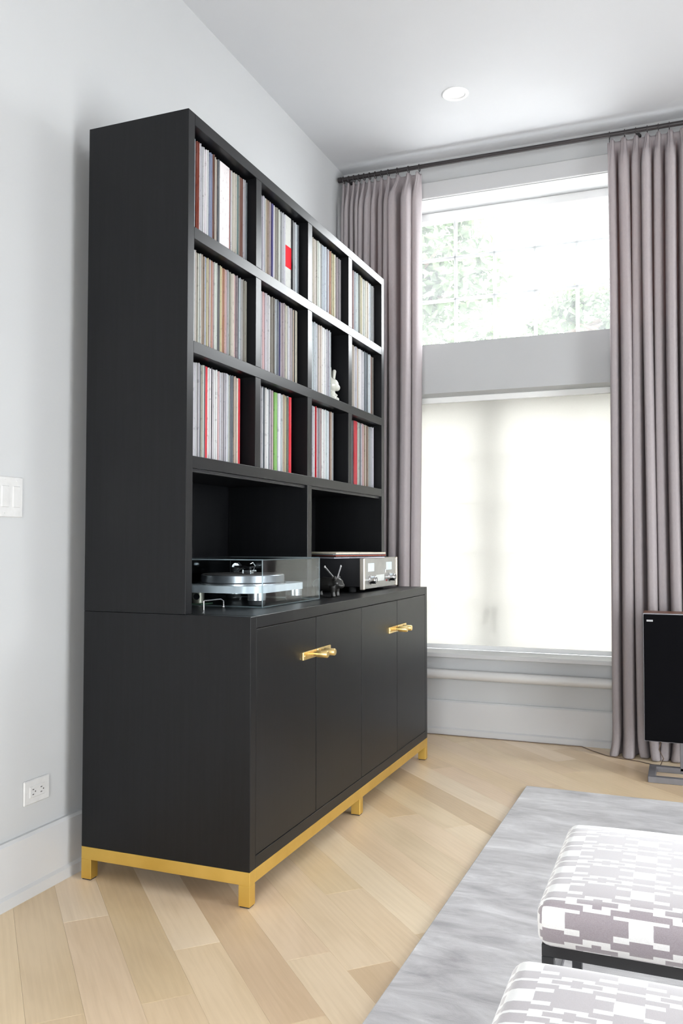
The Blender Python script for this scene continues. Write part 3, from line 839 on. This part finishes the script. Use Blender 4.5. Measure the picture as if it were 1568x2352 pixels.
for y, z in ((1.381, .9145), (1.655, .918)):
    kn = part('knob', MB().lathe([(.021, 0), (.021, .006), (.0175, .008), (.0175, .030), (.015, .033), (0, .033)], (ax - .001, y, z), 0, 32), 'chrome', amp, label='chrome rotary knob')
    part('knob_ring', MB().torus((ax + .032, y, z), .011, .0016, 0, 24, 6), 'black_plastic', kn)
part('standby_light', MB().lathe([(.005, 0), (.005, .002), (0, .003)], (ax - .001, 1.618, .9035), 0, 14), 'red_dot', amp, label='small red standby button')
part('power_switch', MB().box(ax - .001, ax + .004, 1.590, 1.596, .943, .957, .001), 'steel', amp)
for x in (.14, .42):
    for y in (ay0 + .05, ay1 - .05):
        part('foot', MB().lathe([(.017, zk), (.018, zk + .003), (.018, az0 + .014)], (x, y, 0), 2, 20), 'rubber', amp)
# sleeves lying on the amplifier
zz = az1 - .0002
# the stack lies askew, one corner pointing into the room over the edge of the amplifier
ra = math.radians(-26.5); e1 = (math.sin(-ra), math.cos(ra)); e2 = (-math.cos(ra), math.sin(-ra))
cst = (.378 + .1575 * (e1[0] + e2[0]), 1.226 + .1575 * (e1[1] + e2[1]))
stack = [('L', .0045, 0, 0, 'grey'), ('K', .005, .004, .004, 'black'), ('Q', .005, .002, .010, 'rust red'), ('S', .004, -.004, .002, 'slate'), ('C', .0075, .006, -.004, 'cream')]
names = ['grey record sleeve lowest in the stack lying on the amplifier', 'black record sleeve second from the bottom of the stack on the amplifier', 'rust red record sleeve in the middle of the stack on the amplifier',
         'slate record sleeve just under the cream one on the amplifier', 'thick cream record sleeve topmost of the stack on the amplifier']
for (c, hgt, dx, dy, nm), lb in zip(stack, names):
    m = MB().box(cst[0] - .1575, cst[0] + .1575, cst[1] - .1575, cst[1] + .1575, zz, zz + hgt - .0002, .0008)
    o = solo('record_sleeve', m, 'sleeve', lb, 'record', 'sleeves lying on the amplifier', None, 0); o.color = PAL[c][0] + (1,)
    o.location.x += dx; o.location.y += dy; o.rotation_euler = (0, 0, ra + dx * 3)
    zz += hgt

# ================================================================== WALL FITTINGS
sw = thing('light_switch', (XL, -.291, 1.16), 'white three-gang rocker light switch plate on the wall', 'switch')
part('plate', MB().box(XL - .001, XL + .006, -.373, -.209, 1.160, 1.2835, .003), 'white_plastic', sw)
for i in range(3):
    c = -.2375 - i * .0465
    rk = part('rocker', MB().box(XL + .004, XL + .0085, c - .0155, c + .0155, 1.190, 1.255, .002), 'white_plastic', sw)
    for z in (1.172, 1.272):
        part('screw', MB().ball((XL + .006, c, z), .0012, .0025, .0025, 8, 5), 'white_plastic', rk)
ol = thing('wall_outlet', (XL, -.131, .274), 'white double wall outlet mounted sideways above the baseboard', 'outlet')
part('plate', MB().box(XL - .001, XL + .007, -.1875, -.0745, .274, .349, .003), 'white_plastic', ol)
ins = part('socket_insert', MB().box(XL + .005, XL + .009, -.165, -.097, .294, .329, .0015), 'white_plastic', ol)
for c in (-.149, -.113):
    sl = MB()
    for z in (.304, .319): sl.box(XL + .008, XL + .0094, c - .005, c + .002, z - .0014, z + .0014)
    sl.lathe([(.0024, 0), (.0024, .0014), (0, .0014)], (XL + .008, c + .008, .3115), 0, 10)
    part('socket_slot', sl, 'socket_dark', ins, 0)

dl = thing('ceiling_downlight', (LC[0], LC[1], ZC), 'small round white recessed downlight in the ceiling', 'light')
part('trim_ring', MB().lathe([(.066, ZC + .001), (.066, ZC - .003), (.062, ZC - .006), (.050, ZC - .006), (.047, ZC - .001), (.047, ZC + .003)], (LC[0], LC[1], 0), 2, 48), 'frame_paint', dl)
part('baffle', MB().lathe([(.0475, ZC - .001), (.040, ZC + .055), (.040, ZC + .060)], (LC[0], LC[1], 0), 2, 40), 'white_plastic', dl)
part('lamp', MB().lathe([(.033, ZC + .055), (.036, ZC + .046), (.030, ZC + .040), (0, ZC + .036)], (LC[0], LC[1], 0), 2, 32), 'white_plastic', dl)

# heating pipe along the wall
hp = thing('heating_pipe', (1.6, YW - .05, .345), 'white round heating pipe running along the wall under the sill', 'pipe')
part('pipe', MB().tube([(XL + .05, YW - .04, .343), (1.5, YW - .04, .341), (XR - .3, YW - .04, .339)], .027, 24), 'pipe_paint', hp)
for x in (.25, 1.7, 3.2):
    part('bracket', MB().box(x - .012, x + .012, YW - .04, YW, .325, .355, .002), 'pipe_paint', hp)

# ================================================================== ROLLER SHADE
YB = YW + .165
rs = thing('roller_shade', ((WX0 + WX1) / 2, YB, LZ0), 'pale translucent roller shade pulled down over the lower window', 'blind')
part('cloth', MB().box(WX0 + .012, WX1 - .012, YB - .0005, YB + .0005, LZ0 + .028, LZ1 - .03), 'shade_cloth', rs, 0)
part('soffit_strip', MB().box(WX0 + .005, WX1 - .005, YB - .03, YB + .035, LZ1 - .034, LZ1, .003), 'soffit_strip_white', rs, label='white strip added for the bright lit soffit')  # white strip added under the beam, standing in for the lit soffit
part('hem_bar', MB().box(WX0 + .012, WX1 - .012, YB - .006, YB + .006, LZ0 + .003, LZ0 + .030, .003), 'frame_paint', rs)

# ================================================================== CURTAIN ROD AND CURTAINS
YR, ZR = 2.365, 3.236
rod = thing('curtain_rod', (1.4, YR, ZR), 'long thin dark curtain rod close under the ceiling', 'curtain rod')
part('rod', MB().tube([(XL + .02, YR, ZR), (3.2, YR, ZR)], .0125, 16), 'dark_rod', rod)
for x in (XL + .02, 3.2):
    part('end_cap', MB().tube([(x - .008, YR, ZR), (x + .012, YR, ZR)], .016, 16), 'dark_rod', rod)
for x in (XL + .05, 1.62, 3.1):
    part('bracket', MB().tube([(x, YW, ZR + .02), (x, YW - .01, ZR + .02), (x, YR, ZR + .002)], [.016, .008, .007], 10), 'dark_rod', rod)

def curtain(label, xs, yb, seed, grow):
    """xs: pleat centres along the rod at the top; folds hang to the floor"""
    rc = random.Random(seed); x0, x1 = xs[0], xs[-1]
    cu = thing('curtain', ((x0 + x1) / 2, YR, 0.004), label, 'curtain', 'pinch-pleated curtains')
    ztop = ZR - .0255; mb = MB(); NP = 18; rows = [0, .012, .03, .055, .085, .12, .16, .22, .32, .5, .75, 1.0, 1.3, 1.6, 1.9, 2.2, 2.45, 2.7, 2.85, 2.95, 3.03, 3.08, 3.13, 3.165, 3.195, ztop]
    edges = [x0 - .012] + [(xs[i] + xs[i + 1]) / 2 for i in range(len(xs) - 1)] + [x1 + .012]
    amp_ = [rc.uniform(.75, 1.1) for _ in xs]; sk = [rc.uniform(-.012, .012) for _ in xs]; ph = [rc.random() * 6 for _ in xs]
    per = []
    for i, c in enumerate(xs):
        for k in range(NP):
            per.append((i, k / NP))
    per.append((len(xs) - 1, 1.0)); nc = len(per)
    for z in rows:
        d = ztop - z                       # distance below the heading
        tt_ = min(1, max(0, d / .17)); tt_ = tt_ * tt_ * (3 - 2 * tt_)
        for (i, p) in per:
            a, b = edges[i], edges[i + 1]; q = 2 * p - 1
            body = 1 - abs(q) ** 3.4
            pin = math.exp(-(q / .42) ** 4) * (.82 + .18 * math.cos(q * 18))
            A = .066 * amp_[i] * min(1.2, (b - a) / .05)
            f_ = pin * (1 - tt_) + body * tt_
            sway = math.sin(z * 1.7 + ph[i]) * .004 * tt_
            wid = 1 + .10 * tt_ * math.sin(math.pi * p) * 0
            x = a + (b - a) * (p + .085 * math.sin(2 * math.pi * p) * -1 * tt_) + sway + sk[i] * tt_ * math.sin(math.pi * p)
            x = (x - yb) * (1 + grow * (d / 3.2)) + yb
            y = (YR + .008 - .026 * f_) * (1 - tt_) + (YR + .022 - A * 1.55 * f_ + .006 * math.sin(z * 2.3 + i)) * tt_
            x = max(x, XL + (.034 if z < .22 else .006))
            zz_ = z
            if d < .02: zz_ = z - .012 * (1 - f_)
            if z < .12:
                kk = (1 - z / .12) ** 2; y -= .028 * kk * (.5 + .5 * math.sin(i * 2.1)); x = max(x - .014 * kk * math.cos(i * 1.3), XL + .034)
            if (i == len(xs) - 1 and p > .5) or (i == 0 and p < .5 and False):
                y = min(y, YR + .02)
            mb.v.append((x, y, max(.004, zz_ + .004 if z == 0 else zz_)))
    for r_ in range(len(rows) - 1):
        for k in range(nc - 1):
            mb.f.append((r_ * nc + k, r_ * nc + k + 1, (r_ + 1) * nc + k + 1, (r_ + 1) * nc + k))
    fb = part('fabric', mb, 'curtain_cloth', cu, 60, None, False)
    so = fb.modifiers.new('solidify', 'SOLIDIFY'); so.thickness = .0022
    for c in xs:
        rg = part('ring', MB().torus((c, YR, ZR - .0048), .0195, .0024, 0, 20, 6), 'dark_rod', cu)
        part('hook', MB().tube([(c, YR, ZR - .0235), (c, YR - .003, ZR - .030), (c, YR - .001, ZR - .040)], .0016, 6), 'dark_rod', rg)
    return cu
curtain('grey mauve pleated curtain in the corner behind the black shelf', [-.030, .004, .036, .068, .100, .135, .170, .208, .250, .305, .372, .436], -.07, 5, -.035)
curtain('grey mauve pleated curtain behind the black speaker', [1.480, 1.556, 1.612, 1.668, 1.722, 1.775, 1.845, 1.880, 1.935, 1.99, 2.045, 2.10, 2.16], 1.47, 9, .0)

# ================================================================== SPEAKER ON STAND
sx0, sx1, sy0, sy1, sz0, sz1 = 1.636, 1.960, 1.945, 2.095, .166, .757
sp_ = thing('speaker', ((sx0 + sx1) / 2, 2.0, 0), 'black flat loudspeaker with walnut top on a grey metal stand', 'speaker')
cab = part('cabinet', MB().box(sx0, sx1, sy0 + .014, sy1, sz0, sz1 - .003, .002), 'black_plastic', sp_)
part('wood_top', MB().box(sx0, sx1, sy0 + .016, sy1, sz1 - .003, sz1 + .001, .001), 'walnut', sp_, label='walnut top')
part('edge_trim', MB().box(sx0, sx1, sy0 + .006, sy0 + .014, sz0, sz1, .001), 'grey_metal', sp_, label='grey metal edge trim')
gr = part('grille', MB().box(sx0 + .003, sx1 - .003, sy0, sy0 + .008, sz0 + .003, sz1 - .005, .003), 'grille', sp_)
part('badge', MB().box(sx0 + .016, sx0 + .044, sy0 - .001, sy0 + .001, sz1 - .0385, sz1 - .030, .0004), 'badge_grey', gr, label='small silver badge')
pxc = 1.803
part('stand_post', MB().box(pxc - .014, pxc + .014, 2.062, 2.086, .012, sz0 + .01, .002), 'grey_metal', sp_)
for b in ((1.653, 1.953, 1.862, 1.892), (1.653, 1.953, 2.062, 2.092), (1.653, 1.685, 1.892, 2.062), (1.921, 1.953, 1.892, 2.062)):
    part('base_bar', MB().box(b[0], b[1], b[2], b[3], 0, .027, .0015), 'grey_metal', sp_)
fl = .0024
cpts = [unproject(1521, 1708, 1, 2.10), unproject(1513, 1722, 1, 2.11), Vector((1.715, 2.13, .05)), Vector((1.700, 2.15, .012)), Vector((1.66, 2.19, fl))]
cpts[0].z = max(cpts[0].z, .165)
cpts += [Vector((1.60, 2.23, fl)), Vector((1.52, 2.25, fl)), Vector((1.44, 2.29, fl)), Vector((1.36, 2.37, fl))]
cpts += [Vector((1.30 - i * .07, YW - .036 - .006 * abs(math.sin(i * 1.7)), fl)) for i in range(15)]
solo('speaker_cable', MB().tube(cpts, .0021, 8), 'cable', 'thin brown cable from the speaker along the foot of the baseboard', 'cable')

# ================================================================== RUG
rg = MB(); ang = -math.atan2(.0243, 2.0256)
RX, RY, RW_, RH_ = 1.1574, 1.5644, 2.6, 4.1
rg.box(0, RW_, -RH_, 0, .001, .012, .004)
o = link_mesh('rug', mesh_from('rug', rg, (0, 0, 0), 35), 'rug_pile', None, (RX, RY, 0)); o.rotation_euler = (0, 0, ang)
tag(o, 'silvery grey brushed rug lying on the oak floor', 'rug')

# ================================================================== OTTOMANS
def ottoman(yf, label):
    x0, x1 = 1.566, 2.226; y0, y1 = yf, yf + .47; zb, zt_ = .372, .449
    ot = thing('ottoman', ((x0 + x1) / 2, (y0 + y1) / 2, .012), label, 'ottoman', 'pair of ottomans on the rug')
    # rounded pillow-box cushion
    bm = bmesh.new(); nx, ny, nz = 44, 34, 10; grid = {}
    cx, cy, cz = (x0 + x1) / 2, (y0 + y1) / 2, (zb + zt_) / 2; hx, hy, hz = (x1 - x0) / 2, (y1 - y0) / 2, (zt_ - zb) / 2
    R = .022
    def pt_(i, j, k):
        key = (i, j, k)
        if key not in grid:
            u = -1 + 2 * i / nx; v = -1 + 2 * j / ny; w = -1 + 2 * k / nz
            # denser sampling towards the rims
            u = math.copysign(1 - (1 - abs(u)) ** 1.35, u); v = math.copysign(1 - (1 - abs(v)) ** 1.35, v)
            p = Vector((u * hx, v * hy, w * hz)); q = Vector((max(-hx + R, min(hx - R, p.x)), max(-hy + R, min(hy - R, p.y)), max(-hz + R * .8, min(hz - R, p.z))))
            d = p - q
            if d.length > 1e-9:
                p = q + d.normalized() * min(d.length, R) if d.length > R else p
            edge = (1 - abs(u) ** 6) * (1 - abs(v) ** 6)
            if w > 0: p.z += .013 * w * edge
            p.x += math.copysign(.003, u) * (1 - w * w) * abs(u) ** 8; p.y += math.copysign(.003, v) * (1 - w * w) * abs(v) ** 8
            grid[key] = bm.verts.new((p.x + cx - ORG[ot.name][0], p.y + cy - ORG[ot.name][1], p.z + cz - ORG[ot.name][2]))
        return grid[key]
    uvl = bm.loops.layers.uv.new('fabric')
    def quad(ks, side):
        f_ = bm.faces.new([pt_(*k) for k in ks]); f_.smooth = True
        for lp, k in zip(f_.loops, ks):
            p = lp.vert.co; drop = (zt_ - (p.z + ORG[ot.name][2]))
            X = p.x; Y = p.y
            if side in ('t', 'b'): uv = (X, Y)
            elif side == 'f': uv = (X, -hy - drop)
            elif side == 'k': uv = (X, hy + drop)
            elif side == 'l': uv = (-hx - drop, Y)
            else: uv = (hx + drop, Y)
            lp[uvl].uv = (uv[0] + .2293, uv[1] + .0745)
    for i in range(nx):
        for j in range(ny):
            quad([(i, j, nz), (i + 1, j, nz), (i + 1, j + 1, nz), (i, j + 1, nz)], 't'); quad([(i, j, 0), (i, j + 1, 0), (i + 1, j + 1, 0), (i + 1, j, 0)], 'b')
    for k in range(nz):
        for i in range(nx):
            quad([(i, 0, k), (i + 1, 0, k), (i + 1, 0, k + 1), (i, 0, k + 1)], 'f'); quad([(i + 1, ny, k), (i, ny, k), (i, ny, k + 1), (i + 1, ny, k + 1)], 'k')
        for j in range(ny):
            quad([(0, j + 1, k), (0, j, k), (0, j, k + 1), (0, j + 1, k + 1)], 'l'); quad([(nx, j, k), (nx, j + 1, k), (nx, j + 1, k + 1), (nx, j, k + 1)], 'r')
    me = bpy.data.meshes.new('cushion'); bm.to_mesh(me); bm.free()
    cu = link_mesh('cushion', me, 'block_print', ot, ORG[ot.name]); tag(cu, 'cushion in white linen printed with mauve stepped blocks')
    s = .021; fx0, fx1, fy0, fy1 = x0 + .006, x1 - .006, y0 + .008, y1 - .008
    for b in ((fx0, fx1, fy0, fy0 + s), (fx0, fx1, fy1 - s, fy1), (fx0, fx0 + s, fy0 + s, fy1 - s), (fx1 - s, fx1, fy0 + s, fy1 - s)):
        part('frame_rail', MB().box(b[0], b[1], b[2], b[3], zb - s + .002, zb + .002, .001), 'black_metal', ot)
    for x in (fx0, fx1 - s):
        for y in (fy0, fy1 - s):
            part('leg', MB().box(x, x + s, y, y + s, .012, zb - s + .002, .001), 'black_metal', ot)
        part('side_stretcher', MB().box(x + .004, x + .017, fy0 + s, fy1 - s, .268, .281, .001), 'grey_metal', ot)
    return ot
ottoman(-.728, 'block-print upholstered ottoman on black metal legs, the one closer to the window')
ottoman(-1.405, 'block-print upholstered ottoman on black metal legs, the one farther from the window')

# ================================================================== TREES OUTSIDE
def tree(x, y, crown, seed, label, n=3300):
    rt = random.Random(seed); tr = thing('tree', (x, y, -.8), label, 'tree', 'trees outside the tall window')
    cx, cy, cz, rx, ry, rz = crown
    mb = MB().tube([(x, y, -.8), (x + .08, y, 1.2), (x - .05, y, cz)], [.16, .13, .07], 10)
    for k in range(7):
        a = rt.random() * 6.28
        mb.tube([(x, y, cz - rz * .6 + k * .1), (cx + rx * .6 * math.cos(a), cy + ry * .6 * math.sin(a), cz + rz * rt.uniform(-.3, .5))], [.05, .015], 6)
    part('trunk', mb, 'bark', tr)
    lf = MB()
    cl = [(cx + rx * rt.uniform(-.8, .8), cy + ry * rt.uniform(-.8, .8), cz + rz * rt.uniform(-.8, .8)) for _ in range(26)]
    for _ in range(n):
        c = rt.choice(cl); p = Vector((rt.gauss(c[0], rx * .16), rt.gauss(c[1], ry * .16), rt.gauss(c[2], rz * .16)))
        d = Vector((rt.gauss(0, 1), rt.gauss(0, 1), rt.gauss(-.3, .7))).normalized(); w = d.cross(Vector((rt.gauss(0, 1), rt.gauss(0, 1), rt.gauss(0, 1)))).normalized()
        l = rt.uniform(.13, .24); m_ = w.cross(d) * l * .08
        lf.add([p, p + d * l * .45 + w * l * .26 + m_, p + d * l, p + d * l * .45 - w * l * .26 + m_], [(0, 1, 2, 3)])
    o = part('foliage', lf, 'leaf', tr, 0, None, False); o['kind'] = 'stuff'
tree(-1.6, 8.5, (-1.3, 8.5, 4.7, 1.0, .9, 1.3), 1, 'leafy green tree outside, its crown filling the window side next to the cabinet')
tree(.5, 13.5, (.5, 13.5, 4.9, 1.3, .9, .75), 2, 'low leafy green tree outside behind the lower panes of the upper window')
